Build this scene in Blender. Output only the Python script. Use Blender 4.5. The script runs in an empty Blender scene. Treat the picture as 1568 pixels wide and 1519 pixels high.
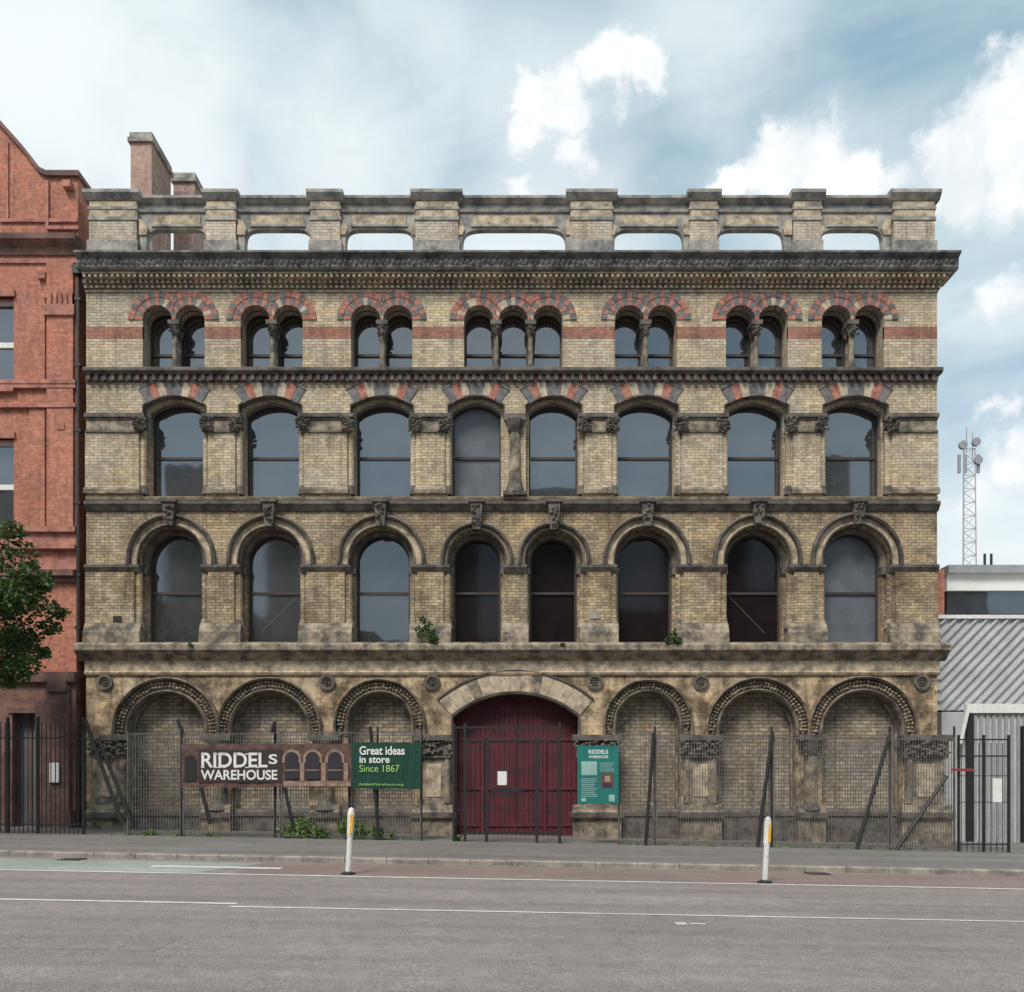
import bpy, math, random, bmesh
from mathutils import Vector
random.seed(7)
F=1300.0; D=26.0; CZ=1.8
def X(px,y=0.0): return (px-784.0)*(D+y)/F
def Z(py,y=0.0): return CZ+(1190.0-py)*(D+y)/F
def G(x): return -0.019*max(-40,min(40,x))
S=1/50.0
scene=bpy.context.scene
col=scene.collection

# ------------------------------------------------------------------ materials
def new_mat(name):
    m=bpy.data.materials.new(name); m.use_nodes=True
    nt=m.node_tree; b=nt.nodes['Principled BSDF']
    return m,nt,b
def N(nt,t,**kw):
    n=nt.nodes.new(t)
    for k,v in kw.items(): setattr(n,k,v)
    return n
def c4(c): return (c[0],c[1],c[2],1)
def mixrgb(nt,mode,fac,a,b):
    n=N(nt,'ShaderNodeMix',data_type='RGBA',blend_type=mode)
    for sock,val in ((n.inputs[0],fac),(n.inputs[6],a),(n.inputs[7],b)):
        if isinstance(val,bpy.types.NodeSocket): nt.links.new(val,sock)
        elif isinstance(val,(int,float)): sock.default_value=val
        else: sock.default_value=c4(val)
    return n.outputs[2]
def noise(nt,scale,detail=5,vec=None,rough=0.6):
    n=N(nt,'ShaderNodeTexNoise'); n.inputs['Scale'].default_value=scale
    n.inputs['Detail'].default_value=detail; n.inputs['Roughness'].default_value=rough
    if vec is not None: nt.links.new(vec,n.inputs['Vector'])
    return n.outputs[0]
def ramp(nt,fac,p0,p1,a=(0,0,0),b=(1,1,1)):
    r=N(nt,'ShaderNodeValToRGB'); r.color_ramp.elements[0].position=p0; r.color_ramp.elements[1].position=p1
    r.color_ramp.elements[0].color=c4(a); r.color_ramp.elements[1].color=c4(b)
    nt.links.new(fac,r.inputs[0]); return r.outputs[0]
def wallvec(nt):
    tc=N(nt,'ShaderNodeTexCoord'); s=N(nt,'ShaderNodeSeparateXYZ'); nt.links.new(tc.outputs['Object'],s.inputs[0])
    a=N(nt,'ShaderNodeMath',operation='ADD'); nt.links.new(s.outputs[0],a.inputs[0]); nt.links.new(s.outputs[1],a.inputs[1])
    c=N(nt,'ShaderNodeCombineXYZ'); nt.links.new(a.outputs[0],c.inputs[0]); nt.links.new(s.outputs[2],c.inputs[1])
    return tc.outputs['Object'],c.outputs[0]
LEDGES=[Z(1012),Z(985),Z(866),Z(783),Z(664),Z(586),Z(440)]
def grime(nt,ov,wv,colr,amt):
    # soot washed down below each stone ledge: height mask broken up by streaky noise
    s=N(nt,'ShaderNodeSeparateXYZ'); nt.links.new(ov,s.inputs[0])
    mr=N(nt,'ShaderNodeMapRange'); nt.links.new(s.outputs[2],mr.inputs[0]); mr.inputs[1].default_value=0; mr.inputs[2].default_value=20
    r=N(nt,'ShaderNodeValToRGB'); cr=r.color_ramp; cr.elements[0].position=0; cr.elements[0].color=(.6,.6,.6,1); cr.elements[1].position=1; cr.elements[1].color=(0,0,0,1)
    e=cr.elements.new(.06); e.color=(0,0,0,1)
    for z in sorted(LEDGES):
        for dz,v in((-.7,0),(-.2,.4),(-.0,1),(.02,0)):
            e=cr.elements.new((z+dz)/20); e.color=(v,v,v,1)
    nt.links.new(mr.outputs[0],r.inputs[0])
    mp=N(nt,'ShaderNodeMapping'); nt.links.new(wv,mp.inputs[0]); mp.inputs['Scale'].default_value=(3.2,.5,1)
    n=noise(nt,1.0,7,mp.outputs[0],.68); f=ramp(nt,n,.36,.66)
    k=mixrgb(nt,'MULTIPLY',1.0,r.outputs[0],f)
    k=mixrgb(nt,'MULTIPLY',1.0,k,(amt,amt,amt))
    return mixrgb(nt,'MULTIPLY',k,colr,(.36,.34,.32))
def brick_mat(name,c1,c2,mortar,bw=.24,bh=.088,ms=.010,stain=(.25,.23,.2),amt=.6,p0=.42,p1=.66,bump=.5,sscale=.7,streak=.75,gr=0):
    m,nt,b=new_mat(name); ov,wv=wallvec(nt)
    br=N(nt,'ShaderNodeTexBrick'); nt.links.new(wv,br.inputs['Vector'])
    br.inputs['Scale'].default_value=1; br.inputs['Brick Width'].default_value=bw; br.inputs['Row Height'].default_value=bh
    br.inputs['Mortar Size'].default_value=ms; br.inputs['Mortar Smooth'].default_value=.3
    br.inputs['Color1'].default_value=c4(c1); br.inputs['Color2'].default_value=c4(c2); br.inputs['Mortar'].default_value=c4(mortar)
    colr=br.outputs['Color']
    n1=noise(nt,9,6,ov); colr=mixrgb(nt,'MULTIPLY',1.0,colr,ramp(nt,n1,.28,.72,(.64,.62,.59),(1.24,1.20,1.13)))
    n5=noise(nt,.9,5,ov); colr=mixrgb(nt,'MULTIPLY',.8,colr,ramp(nt,n5,.38,.62,(.90,.93,.98),(1.08,1.02,.90)))
    n2=noise(nt,sscale,9,ov,.68)
    f=ramp(nt,n2,p0,p1,(0,0,0),(amt,amt,amt)); colr=mixrgb(nt,'MULTIPLY',f,colr,stain)
    nq=noise(nt,2.6,7,ov,.7); colr=mixrgb(nt,'MULTIPLY',ramp(nt,nq,.52,.68,(0,0,0),(min(1,amt*.8),)*3),colr,(.54,.51,.48))
    if streak:
        mp=N(nt,'ShaderNodeMapping'); nt.links.new(wv,mp.inputs[0]); mp.inputs['Scale'].default_value=(4.5,.30,1)
        n3=noise(nt,1.0,6,mp.outputs[0],.62); f3=ramp(nt,n3,.50,.70,(0,0,0),(streak,)*3); colr=mixrgb(nt,'MULTIPLY',f3,colr,(.44,.41,.38))
    if gr: colr=grime(nt,ov,wv,colr,gr)
    nt.links.new(colr,b.inputs['Base Color']); b.inputs['Roughness'].default_value=.9
    bp=N(nt,'ShaderNodeBump'); bp.inputs['Strength'].default_value=bump; bp.inputs['Distance'].default_value=.01; bp.invert=True
    nt.links.new(br.outputs['Fac'],bp.inputs['Height']); nt.links.new(bp.outputs[0],b.inputs['Normal'])
    return m
def rough_mat(name,ca,cb,scale=3,p0=.35,p1=.65,rough=.85,bump=.3,bscale=30,metal=0):
    m,nt,b=new_mat(name); ov,wv=wallvec(nt)
    n1=noise(nt,scale,8,ov,.65); colr=ramp(nt,n1,p0,p1,ca,cb)
    nb=noise(nt,bscale,4,ov); colr=mixrgb(nt,'MULTIPLY',1.0,colr,ramp(nt,nb,.3,.7,(.78,.78,.78),(1.12,1.12,1.12)))
    nt.links.new(colr,b.inputs['Base Color']); b.inputs['Roughness'].default_value=rough; b.inputs['Metallic'].default_value=metal
    if bump:
        bp=N(nt,'ShaderNodeBump'); bp.inputs['Strength'].default_value=bump; bp.inputs['Distance'].default_value=.02
        nt.links.new(nb,bp.inputs['Height']); nt.links.new(bp.outputs[0],b.inputs['Normal'])
    return m
def paint(name,c,rough=.6,var=.12):
    return rough_mat(name,tuple(x*(1-var) for x in c),tuple(x*(1+var) for x in c),scale=2,rough=rough,bump=.05)

BUFF=brick_mat('buff_brick',(.74,.63,.475),(.49,.42,.32),(.31,.285,.25),amt=.5,stain=(.45,.42,.40),streak=.55,gr=.75)
BUFF_D=brick_mat('sooty_buff_brick',(.64,.52,.355),(.37,.30,.215),(.21,.185,.15),amt=.85,stain=(.40,.37,.34),p0=.42,p1=.62,gr=.8)
BUFF_L=brick_mat('pale_parapet_brick',(.70,.63,.54),(.55,.49,.42),(.38,.35,.32),amt=.5,stain=(.5,.47,.44))
INFILL=brick_mat('infill_brick',(.50,.44,.37),(.31,.275,.235),(.17,.155,.13),bw=.32,bh=.115,ms=.014,amt=.75,stain=(.48,.46,.43),bump=.8,gr=.5)
REDV=rough_mat('red_voussoir',(.26,.105,.08),(.52,.23,.17),6)
DARKV=rough_mat('dark_voussoir',(.095,.092,.098),(.23,.22,.22),6)
CREAMV=rough_mat('cream_voussoir',(.36,.30,.225),(.62,.52,.38),6)
REDBAND=brick_mat('red_band_brick',(.52,.23,.17),(.34,.155,.12),(.24,.19,.16),amt=.45)
ASH=brick_mat('ashlar_sandstone',(.70,.56,.40),(.50,.40,.285),(.24,.19,.145),bw=1.15,bh=.42,ms=.005,amt=1.0,stain=(.25,.23,.215),p0=.42,p1=.58,sscale=1.4,streak=.75,gr=.75)
STONE=rough_mat('weathered_stone',(.10,.088,.072),(.42,.345,.25),2.8,.40,.64)
STONE_L=rough_mat('tan_stone',(.20,.165,.125),(.62,.50,.355),3.2,.36,.60)
STONE_D=rough_mat('sooty_stone',(.05,.046,.043),(.20,.175,.145),2.8,.36,.66)
CARVE=rough_mat('carved_stone',(.075,.064,.05),(.44,.35,.245),5,.36,.64,bump=.6)
FASC=rough_mat('carved_fascia_stone',(.065,.067,.072),(.27,.26,.25),3,.35,.68)
LEAD=rough_mat('parapet_coping_stone',(.14,.145,.15),(.46,.425,.375),2.4,.36,.62)
FRAME=paint('sash_frame_paint',(.045,.035,.032))
def glass(name,c,refl,rough=.06):
    m,nt,b=new_mat(name); ov,_=wallvec(nt)
    n=noise(nt,1.6,4,ov); colr=mixrgb(nt,'MULTIPLY',1,c,ramp(nt,n,.3,.7,(.75,.75,.75),(1.2,1.2,1.2)))
    nt.links.new(colr,b.inputs['Base Color']); b.inputs['Roughness'].default_value=.5; b.inputs['Specular IOR Level'].default_value=.0
    gl=N(nt,'ShaderNodeBsdfGlossy'); gl.inputs['Roughness'].default_value=rough; gl.inputs['Color'].default_value=(.90,.93,.98,1)
    mx=N(nt,'ShaderNodeMixShader'); mx.inputs[0].default_value=refl
    bp=N(nt,'ShaderNodeBump'); bp.inputs['Strength'].default_value=.10; bp.inputs['Distance'].default_value=.02
    nt.links.new(noise(nt,.9,2,ov),bp.inputs['Height']); nt.links.new(bp.outputs[0],gl.inputs['Normal'])
    nt.links.new(b.outputs[0],mx.inputs[1]); nt.links.new(gl.outputs[0],mx.inputs[2])
    nt.links.new(mx.outputs[0],nt.nodes['Material Output'].inputs[0]); return m
GL_UP=glass('window_glass_upper',(.042,.044,.047),.21,.03)
GL_MID=glass('window_glass_grey',(.035,.039,.043),.15,.03)
GL_DK=glass('window_glass_dark',(.015,.0105,.0115),.03)
GL_PAN=glass('window_board_grey',(.12,.13,.15),.05,.3)
GL_LO=glass('window_glass_low',(.05,.051,.053),.17)
IRON=paint('black_iron',(.022,.021,.022),.5)
GALV=rough_mat('galvanised_steel',(.09,.085,.08),(.18,.17,.16),5,rough=.55,bump=0)
MAROON=paint('maroon_door_paint',(.098,.014,.022),.65,.35)
WHITE=paint('white_paint',(.78,.78,.76),.6,.06)

# ------------------------------------------------------------------ mesh builder
class MB:
    def __init__(s): s.v=[];s.f=[];s.m=[]
    def prism(s,pts,y0,y1,m=0):
        n=len(pts);b=len(s.v)
        s.v+=[(x,y0,z) for x,z in pts]+[(x,y1,z) for x,z in pts]
        s.f.append([b+i for i in range(n)]); s.f.append([b+n+i for i in reversed(range(n))]); s.m+=[m,m]
        for i in range(n):
            j=(i+1)%n; s.f.append([b+i,b+n+i,b+n+j,b+j]); s.m.append(m)
    def box(s,x0,x1,y0,y1,z0,z1,m=0): s.prism([(x0,z0),(x1,z0),(x1,z1),(x0,z1)],y0,y1,m)
    def pbox(s,p0,p1,q0,q1,y0,y1,m=0):
        s.box(X(p0),X(p1),y0,y1,Z(q1),Z(q0),m)
    def run(s,prof,x0,x1,m=0):
        n=len(prof);b=len(s.v)
        s.v+=[(x0,y,z) for y,z in prof]+[(x1,y,z) for y,z in prof]
        s.f.append([b+i for i in range(n)]); s.f.append([b+n+i for i in reversed(range(n))]); s.m+=[m,m]
        for i in range(n):
            j=(i+1)%n; s.f.append([b+i,b+n+i,b+n+j,b+j]); s.m.append(m)
    def bar(s,p,q,r,m=0,n=6,r2=None):
        p=Vector(p);q=Vector(q);d=(q-p).normalized()
        u=d.cross(Vector((0,1,0)) if abs(d.y)<.9 else Vector((1,0,0))).normalized(); w=d.cross(u)
        if r2 is None:r2=r
        b=len(s.v)
        for c,rr in((p,r),(q,r2)):
            for i in range(n):
                a=2*math.pi*(i+.5)/n; s.v.append(tuple(c+u*math.cos(a)*rr+w*math.sin(a)*rr))
        for i in range(n):
            j=(i+1)%n; s.f.append([b+i,b+j,b+n+j,b+n+i]); s.m.append(m)
        s.f.append([b+i for i in reversed(range(n))]); s.f.append([b+n+i for i in range(n)]); s.m+=[m,m]
    def lump(s,c,r,m=0):
        b=len(s.v); x,y,z=c; rx,ry,rz=r
        a=random.uniform(0,1.57); ca,sa=math.cos(a),math.sin(a)
        ring=[(ca*rx,0,sa*rz),(-sa*rx,0,ca*rz),(-ca*rx,0,-sa*rz),(sa*rx,0,-ca*rz)]
        s.v+=[(x,y-ry,z)]+[(x+p[0],y,z+p[2]) for p in ring]+[(x,y+ry,z)]
        for i in range(4):
            j=(i+1)%4; s.f.append([b,b+1+i,b+1+j]); s.f.append([b+5,b+1+j,b+1+i]); s.m+=[m,m]
    def carved(s,x0,x1,y,z0,z1,n,r=.05,m=0):
        for _ in range(n):
            q=r*random.uniform(.6,1.3)
            s.lump((random.uniform(x0,x1),y+random.uniform(-.02,.02),random.uniform(z0,z1)),(q,q*1.1,q),m)
    def sweep(s,cx,hw,zs,rise,prof,zb=None,m=0,n=20):
        R=(hw*hw+rise*rise)/(2*rise); zc=zs+rise-R; a=math.asin(min(1,hw/R))
        secs=[]
        if zb is not None: secs.append([(cx-(hw+dr*math.sin(a)),y,zb) for dr,y in prof])
        for i in range(n+1):
            t=-a+2*a*i/n; secs.append([(cx+(R+dr)*math.sin(t),y,zc+(R+dr)*math.cos(t)) for dr,y in prof])
        if zb is not None: secs.append([(cx+(hw+dr*math.sin(a)),y,zb) for dr,y in prof])
        k=len(prof);b=len(s.v)
        for se in secs: s.v+=se
        for i in range(len(secs)-1):
            for j in range(k):
                l=(j+1)%k; s.f.append([b+i*k+j,b+(i+1)*k+j,b+(i+1)*k+l,b+i*k+l]); s.m.append(m)
        s.f.append([b+j for j in reversed(range(k))]); s.f.append([b+(len(secs)-1)*k+j for j in range(k)]); s.m+=[m,m]
    def vous(s,cx,hw,zs,rise,r0,r1,n,y0,y1,mats,xmin=-99,xmax=99,gap=.03,jit=.0):
        R=(hw*hw+rise*rise)/(2*rise); zc=zs+rise-R; a=math.asin(min(1,hw/R))
        for i in range(n):
            t0=-a+2*a*(i+gap)/n; t1=-a+2*a*(i+1-gap)/n; tm=(t0+t1)/2
            P=[((R+r)*math.sin(t)+cx,zc+(R+r)*math.cos(t)) for r,t in((r0,t0),(r0,t1),(r1,t1),(r1,tm),(r1,t0))]
            P=[(min(xmax,max(xmin,x)),z) for x,z in P]
            if max(p[0] for p in P)-min(p[0] for p in P)<.02: continue
            s.prism(P,y0-random.uniform(0,jit),y1,mats(i,n))
    def obj(s,name,mats,parent=None,bevel=0,smooth=False):
        me=bpy.data.meshes.new(name); me.from_pydata(s.v,[],s.f)
        for m in (mats if isinstance(mats,list) else [mats]): me.materials.append(m)
        me.polygons.foreach_set('material_index',s.m)
        bm=bmesh.new(); bm.from_mesh(me); bmesh.ops.recalc_face_normals(bm,faces=bm.faces); bm.to_mesh(me); bm.free()
        if smooth: me.polygons.foreach_set('use_smooth',[True]*len(me.polygons))
        o=bpy.data.objects.new(name,me); col.objects.link(o)
        if parent: o.parent=parent
        if bevel:
            bv=o.modifiers.new('b','BEVEL'); bv.width=bevel; bv.segments=1; bv.limit_method='ANGLE'
        return o
def empty(name):
    e=bpy.data.objects.new(name,None); col.objects.link(e); return e
def arc(cx,hw,zs,rise,n=16,flat=False):
    if flat:
        r=[]; n=30
        for i in range(n+1):
            t=math.pi*(1-i/n); c,s_=math.cos(t),max(0,math.sin(t))
            r.append((cx+hw*math.copysign(abs(c)**.28,c),zs+rise*s_**.5))
        return r
    R=(hw*hw+rise*rise)/(2*rise); zc=zs+rise-R; a=math.asin(min(1,hw/R))
    return [(cx+R*math.sin(-a+2*a*i/n),zc+R*math.cos(-a+2*a*i/n)) for i in range(n+1)]
def wall(mb,x0,x1,z0,z1,ops,y0,y1,m=0,flat=False):
    cur=x0
    for arcs,zb,zs,rise in ops:
        a=arcs[0][0]-arcs[0][1]; b=arcs[-1][0]+arcs[-1][1]
        mb.box(cur,a,y0,y1,z0,z1,m)
        P=[(a,z1)]
        for c,h in arcs: P+=arc(c,h,zs,rise,flat=flat)
        P+=[(b,z1)]
        mb.prism(P,y0,y1,m)
        if zb>z0+.001: mb.box(a,b,y0,y1,z0,zb,m)
        cur=b
    mb.box(cur,x1,y0,y1,z0,z1,m)

def text(s,parent,x,y,z,w,h,mat,name='lettering',bold=.0):
    cu=bpy.data.curves.new(name,'FONT'); cu.body=s; cu.align_x='LEFT'; cu.offset=bold; cu.extrude=.002; cu.size=1
    cu.materials.append(mat)
    o=bpy.data.objects.new(name,cu); col.objects.link(o); o.rotation_euler=(math.pi/2,0,0)
    bpy.context.view_layer.update()
    dx,dy=o.dimensions.x,o.dimensions.y
    bb=[Vector(c) for c in o.bound_box]; mx=min(b.x for b in bb); my=min(b.y for b in bb)
    sx=w/dx; sy=h/dy; o.scale=(sx,sy,1); o.location=(x-mx*sx,y,z-my*sy); o.parent=parent
    return o

# ------------------------------------------------------------------ WAREHOUSE
WH=empty('victorian_warehouse')
XL,XR=X(132),X(1435)
C2=[263,415,584,730,848,990,1159,1311]
H2=[43,42,42,37,37,42,43,45]
C3=[267,414,585,729,848,990,1159,1310]
H3=[43,43,43,38,38,44,44,45]
WT=.75
mb=MB()
mb.box(XL+.02,XR-.02,WT+.002,14,-.8,17.3)
mb.obj('rear_body',BUFF_D,WH)

# ---- first floor walls
mb=MB(); z0,z1=Z(1000),Z(776); zsp=Z(856); zb=Z(985)
wall(mb,XL,XR,z0,z1,[([(X(c),(h+7)*S)],zb,zsp,(h+7)*S) for c,h in zip(C2,H2)],0,.28)
wall(mb,XL+.003,XR-.003,z0,z1,[([(X(c),h*S)],zb,zsp,h*S) for c,h in zip(C2,H2)],.28,WT)
mb.obj('first_floor_wall',BUFF_D,WH)
# ---- second floor
mb=MB(); z0,z1=Z(776),Z(570); zA=Z(621); rA=15*S; zB=Z(628); rB=17*S; zb3=Z(760)
wall(mb,XL,XR,z0,z1,[([(X(c),(h+5)*S)],zb3,zA,rA) for c,h in zip(C3,H3)],0,.24)
wall(mb,XL+.003,XR-.003,z0,z1,[([(X(c),h*S)],zb3,zB,rB) for c,h in zip(C3,H3)],.24,WT)
mb.obj('second_floor_wall',BUFF,WH)
# ---- third floor
GR=[[241,291],[391,441],[560,609],[733,786,839],[964,1014],[1134,1184],[1281,1331]]
LH=22.5
mb=MB(); z0,z1=Z(570),Z(400); zs4=Z(490)
wall(mb,XL,XR,z0,z1,[([(X(c),LH*S) for c in g],z0,zs4,LH*S) for g in GR],0,WT)
mb.obj('third_floor_wall',BUFF,WH)
mb=MB(); edges=[132]+sum([[g[0]-LH,g[-1]+LH] for g in GR],[])+[1435]
for i in range(0,len(edges),2):
    mb.box(X(edges[i]),X(edges[i+1]),-.004,.1,Z(518),Z(500))
mb.obj('red_brick_band',REDBAND,WH)
mb=MB()
for g in GR:
    for k,c in enumerate(g):
        xm=X((g[k-1]+c)/2)+.004 if k>0 else -99; xM=X((g[k+1]+c)/2)-.004 if k<len(g)-1 else 99
        mb.vous(X(c),LH*S,zs4,LH*S,.0,.24,13,-.02,.2,lambda i,n:[0,1,0,1][i%2] if random.random()<.85 else 2,xm,xM,jit=.008)
        mb.vous(X(c),LH*S,zs4,LH*S,.245,.43,15,-.035,.2,lambda i,n:[1,0][i%2] if random.random()<.7 else 0,xm,xM,jit=.01)
        mb.sweep(X(c),LH*S,zs4,LH*S,[(-.03,.25),(-.03,.32),(0.02,.32),(.02,.25)],m=1)
mb.obj('polychrome_arches',[REDV,DARKV,CREAMV],WH)
mb=MB()
for g in GR:
    cs=[(g[i]+g[i+1])/2 for i in range(len(g)-1)]
    for c in cs:
        x=X(c)
        for yy in (.12,.42):
            mb.bar((x,yy,Z(556)),(x,yy,Z(512)),.085,1,10,.075)
            mb.box(x-.15,x+.15,yy-.14,yy+.14,Z(570),Z(562),0)
            mb.bar((x,yy,Z(562)),(x,yy,Z(555)),.14,0,10,.10)
            mb.bar((x,yy,Z(513)),(x,yy,Z(498)),.085,0,8,.17)
            mb.carved(x-.14,x+.14,yy-.12,Z(512),Z(497),14,.05,0)
        mb.box(x-.17,x+.17,-.05,.62,Z(497),Z(490.3),0)
mb.obj('window_colonnettes',[STONE_D,STONE],WH)

# second floor arches
mb=MB()
for c,h in zip(C3,H3):
    hv=(h-2)*S; zv=Z(618); rv=12*S
    mb.vous(X(c),hv,zv,rv,.0,.48,8,-.025,.12,lambda i,n:[1,0,2,1,1,2,0,1][i],gap=.012,jit=.012)
    mb.sweep(X(c),hv,zv,rv,[(.48,.05),(.48,-.05),(.53,-.05),(.53,.05)],m=1)
    mb.sweep(X(c),(h+5)*S,zA,rA,[(-.03,.2),(-.03,.02),(.0,-.03),(.035,-.03),(.035,.2)],m=3,zb=Z(635))
    mb.sweep(X(c),h*S,zB,rB,[(-.03,.5),(-.03,.34),(.07,.25),(.11,.5)],m=1,zb=Z(662))
mb.obj('segmental_arches',[REDV,DARKV,CREAMV,STONE_D],WH)
mb=MB()
def piers(C,H,e): 
    r=[(132,C[0]-H[0]-e)]
    for i in range(len(C)-1): r.append((C[i]+H[i]+e,C[i+1]-H[i+1]-e))
    r.append((C[-1]+H[-1]+e,1435)); return r
for k,(a,b) in enumerate(piers(C3,H3,3)):
    xa,xb=X(a),X(b)
    if k==4: continue
    lx=.0 if k==0 else .05; rx=.0 if k==8 else .05
    mb.box(xa-lx+.0,xb+rx,-.15,.4,Z(641),Z(635.2),0)
    mb.box(xa+.02,xb-.02,-.10,.4,Z(644.5),Z(641),0)
    mb.box(xa+.04,xb-.04,-.07,.1,Z(661),Z(644.5),1)
    mb.box(xa+.02,xb-.02,-.11,.1,Z(664),Z(661),0)
    pa=xa+(.14 if k>0 else .0); pb=xb-(.14 if k<8 else .0)
    mb.box(pa,pb,-.07,.05,Z(747),Z(664),2)
    mb.run([(-.12,Z(757)),(-.12,Z(751)),(-.07,Z(747)),(.1,Z(747)),(.1,Z(757))],pa-.04,pb+.04,1)
    if k>0: mb.carved(xa-.08,xa+.28,-.14,Z(662),Z(642),34,.07,0); mb.carved(xa-.05,xa+.06,.1,Z(662),Z(642),14,.07,0)
    if k<8: mb.carved(xb-.28,xb+.08,-.14,Z(662),Z(642),34,.07,0); mb.carved(xb-.06,xb+.05,.1,Z(662),Z(642),14,.07,0)
    if k>0: mb.bar((xa+.04,.06,Z(745)),(xa+.04,.06,Z(660)),.095,2,8)
    if k<8: mb.bar((xb-.04,.06,Z(745)),(xb-.04,.06,Z(660)),.095,2,8)
    for xx in ([xa+.04] if k>0 else [])+([xb-.04] if k<8 else []):
        mb.bar((xx,.06,Z(757)),(xx,.06,Z(744)),.15,0,8,.10)
xc=X(788.5)
mb.box(xc-.33,xc+.33,-.12,.5,Z(645),Z(635.2),0); mb.carved(xc-.22,xc+.22,-.09,Z(664),Z(648),40,.06,0)
mb.bar((xc,.0,Z(664)),(xc,.0,Z(645)),.17,0,10,.30)
mb.bar((xc,.0,Z(735)),(xc,.0,Z(664)),.19,1,12,.16); mb.bar((xc,.0,Z(757)),(xc,.0,Z(735)),.33,0,10,.2)
mb.box(xc-.36,xc+.36,-.30,.5,Z(762),Z(756),0)
mb.obj('second_floor_capitals',[STONE_D,STONE,BUFF],WH)

# first floor rings, keystones, imposts, bases
mb=MB()
for i,(c,h) in enumerate(zip(C2,H2)):
    cx=X(c); hw=(h+7)*S
    w=.20 if i in (3,4) else .33
    mb.sweep(cx,hw,zsp,hw,[(w-.08,.05),(w-.08,-.16),(w-.03,-.20),(w+.03,-.12),(w+.03,.05)],zb=Z(866),m=1)
    mb.sweep(cx,hw,zsp,hw,[(0,.04),(0,-.05),(.05,-.08),(.09,-.03),(w-.09,-.03),(w-.09,.04)],zb=Z(866),m=0)
    mb.sweep(cx,hw,zsp,hw,[(.0,.03),(.0,-.09),(.04,-.10),(.045,.03)],zb=Z(866),m=1)
    mb.sweep(cx,h*S,zsp,h*S,[(-.03,.45),(-.03,.34),(.02,.24),(.10,.24),(.10,.45)],zb=Z(866),m=2)
    kt=Z(768); kb=zsp+hw-.04
    mb.prism([(cx-.12,kb),(cx+.12,kb),(cx+.19,kt),(cx-.19,kt)],-.28,.1,1)
    mb.carved(cx-.12,cx+.12,-.29,kb+.05,kt-.15,16,.06,1)
    mb.box(cx-.25,cx+.25,-.33,.1,kt-.10,kt,1)
mb.obj('first_floor_arch_mouldings',[STONE_L,STONE_D,STONE_D],WH)
mb=MB()
for k,(a,b) in enumerate(piers(C2,H2,7)):
    xa,xb=X(a),X(b); lx=.0 if k==0 else .06; rx=.0 if k==8 else .06
    mb.run([(-.16,Z(866)),(-.16,Z(870)),(-.07,Z(877)),(.3,Z(877)),(.3,Z(866.1))],xa-lx,xb+rx,0)
    if k>0: mb.box(xa-.16,xa-lx-.002,.2,.5,Z(877),Z(867),0)
    if k<8: mb.box(xb+rx+.002,xb+.16,.2,.5,Z(877),Z(867),0)
    pa=xa+(.13 if k>0 else .0); pb=xb-(.13 if k<8 else .0)
    if k!=4: mb.box(pa,pb,-.07,.05,Z(955),Z(877),2)
    bx0=xa-(.0 if k==0 else .10); bx1=xb+(.0 if k==8 else .10)
    mb.run([(-.22,Z(988)),(-.22,Z(970)),(-.17,Z(965)),(-.15,Z(961)),(-.08,Z(955)),(.3,Z(955)),(.3,Z(988))],bx0,bx1,1)
    for xx in ([xa] if k>0 else [])+([xb] if k<8 else []):
        mb.bar((xx,.06,Z(950)),(xx,.06,Z(877)),.09,2,8)
        mb.bar((xx,.06,Z(962)),(xx,.06,Z(948)),.16,1,8,.10)
mb.obj('first_floor_imposts_and_plinths',[STONE_D,STONE,BUFF_D],WH)

# ---- string courses
mb=MB()
mb.run([(.1,Z(1012)),(-.05,Z(1012)),(-.12,Z(1009)),(-.30,Z(1001)),(-.38,Z(998)),(-.38,Z(990)),(-.30,Z(987)),(-.08,Z(984)),(.2,Z(984))],X(112,-.38),X(1457,-.38),0)
mb.obj('main_string_course',STONE,WH,bevel=.008)
mb=MB()
mb.run([(.2,Z(783)),(-.05,Z(783)),(-.13,Z(777)),(-.18,Z(774)),(-.18,Z(770)),(-.1,Z(768)),(.2,Z(766))],X(130,-.1),X(1440,-.15),0)
mb.run([(.3,Z(766)),(-.06,Z(766)),(-.10,Z(762)),(.5,Z(757))],XL+.01,XR-.01,1)
mb.obj('upper_string_course',[STONE_D,STONE_L],WH)
mb=MB()
mb.run([(.7,Z(576)),(-.18,Z(576)),(-.27,Z(573)),(-.27,Z(569)),(-.20,Z(566.5)),(.7,Z(565.5))],X(128,-.2),X(1445,-.27),0)
mb.box(XL,XR,-.045,.1,Z(586),Z(576),0)
x=XL+.08; k=0
while x<XR-.1:
    mb.box(x,x+.11,-.17,0,Z(585),Z(576.1),0)
    mb.box(x+.12,x+.235,-.06,0,Z(584),Z(577),1+(k%3!=0)); x+=.25; k+=1
mb.obj('modillion_string_course',[STONE_D,REDV,CREAMV],WH)

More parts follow.
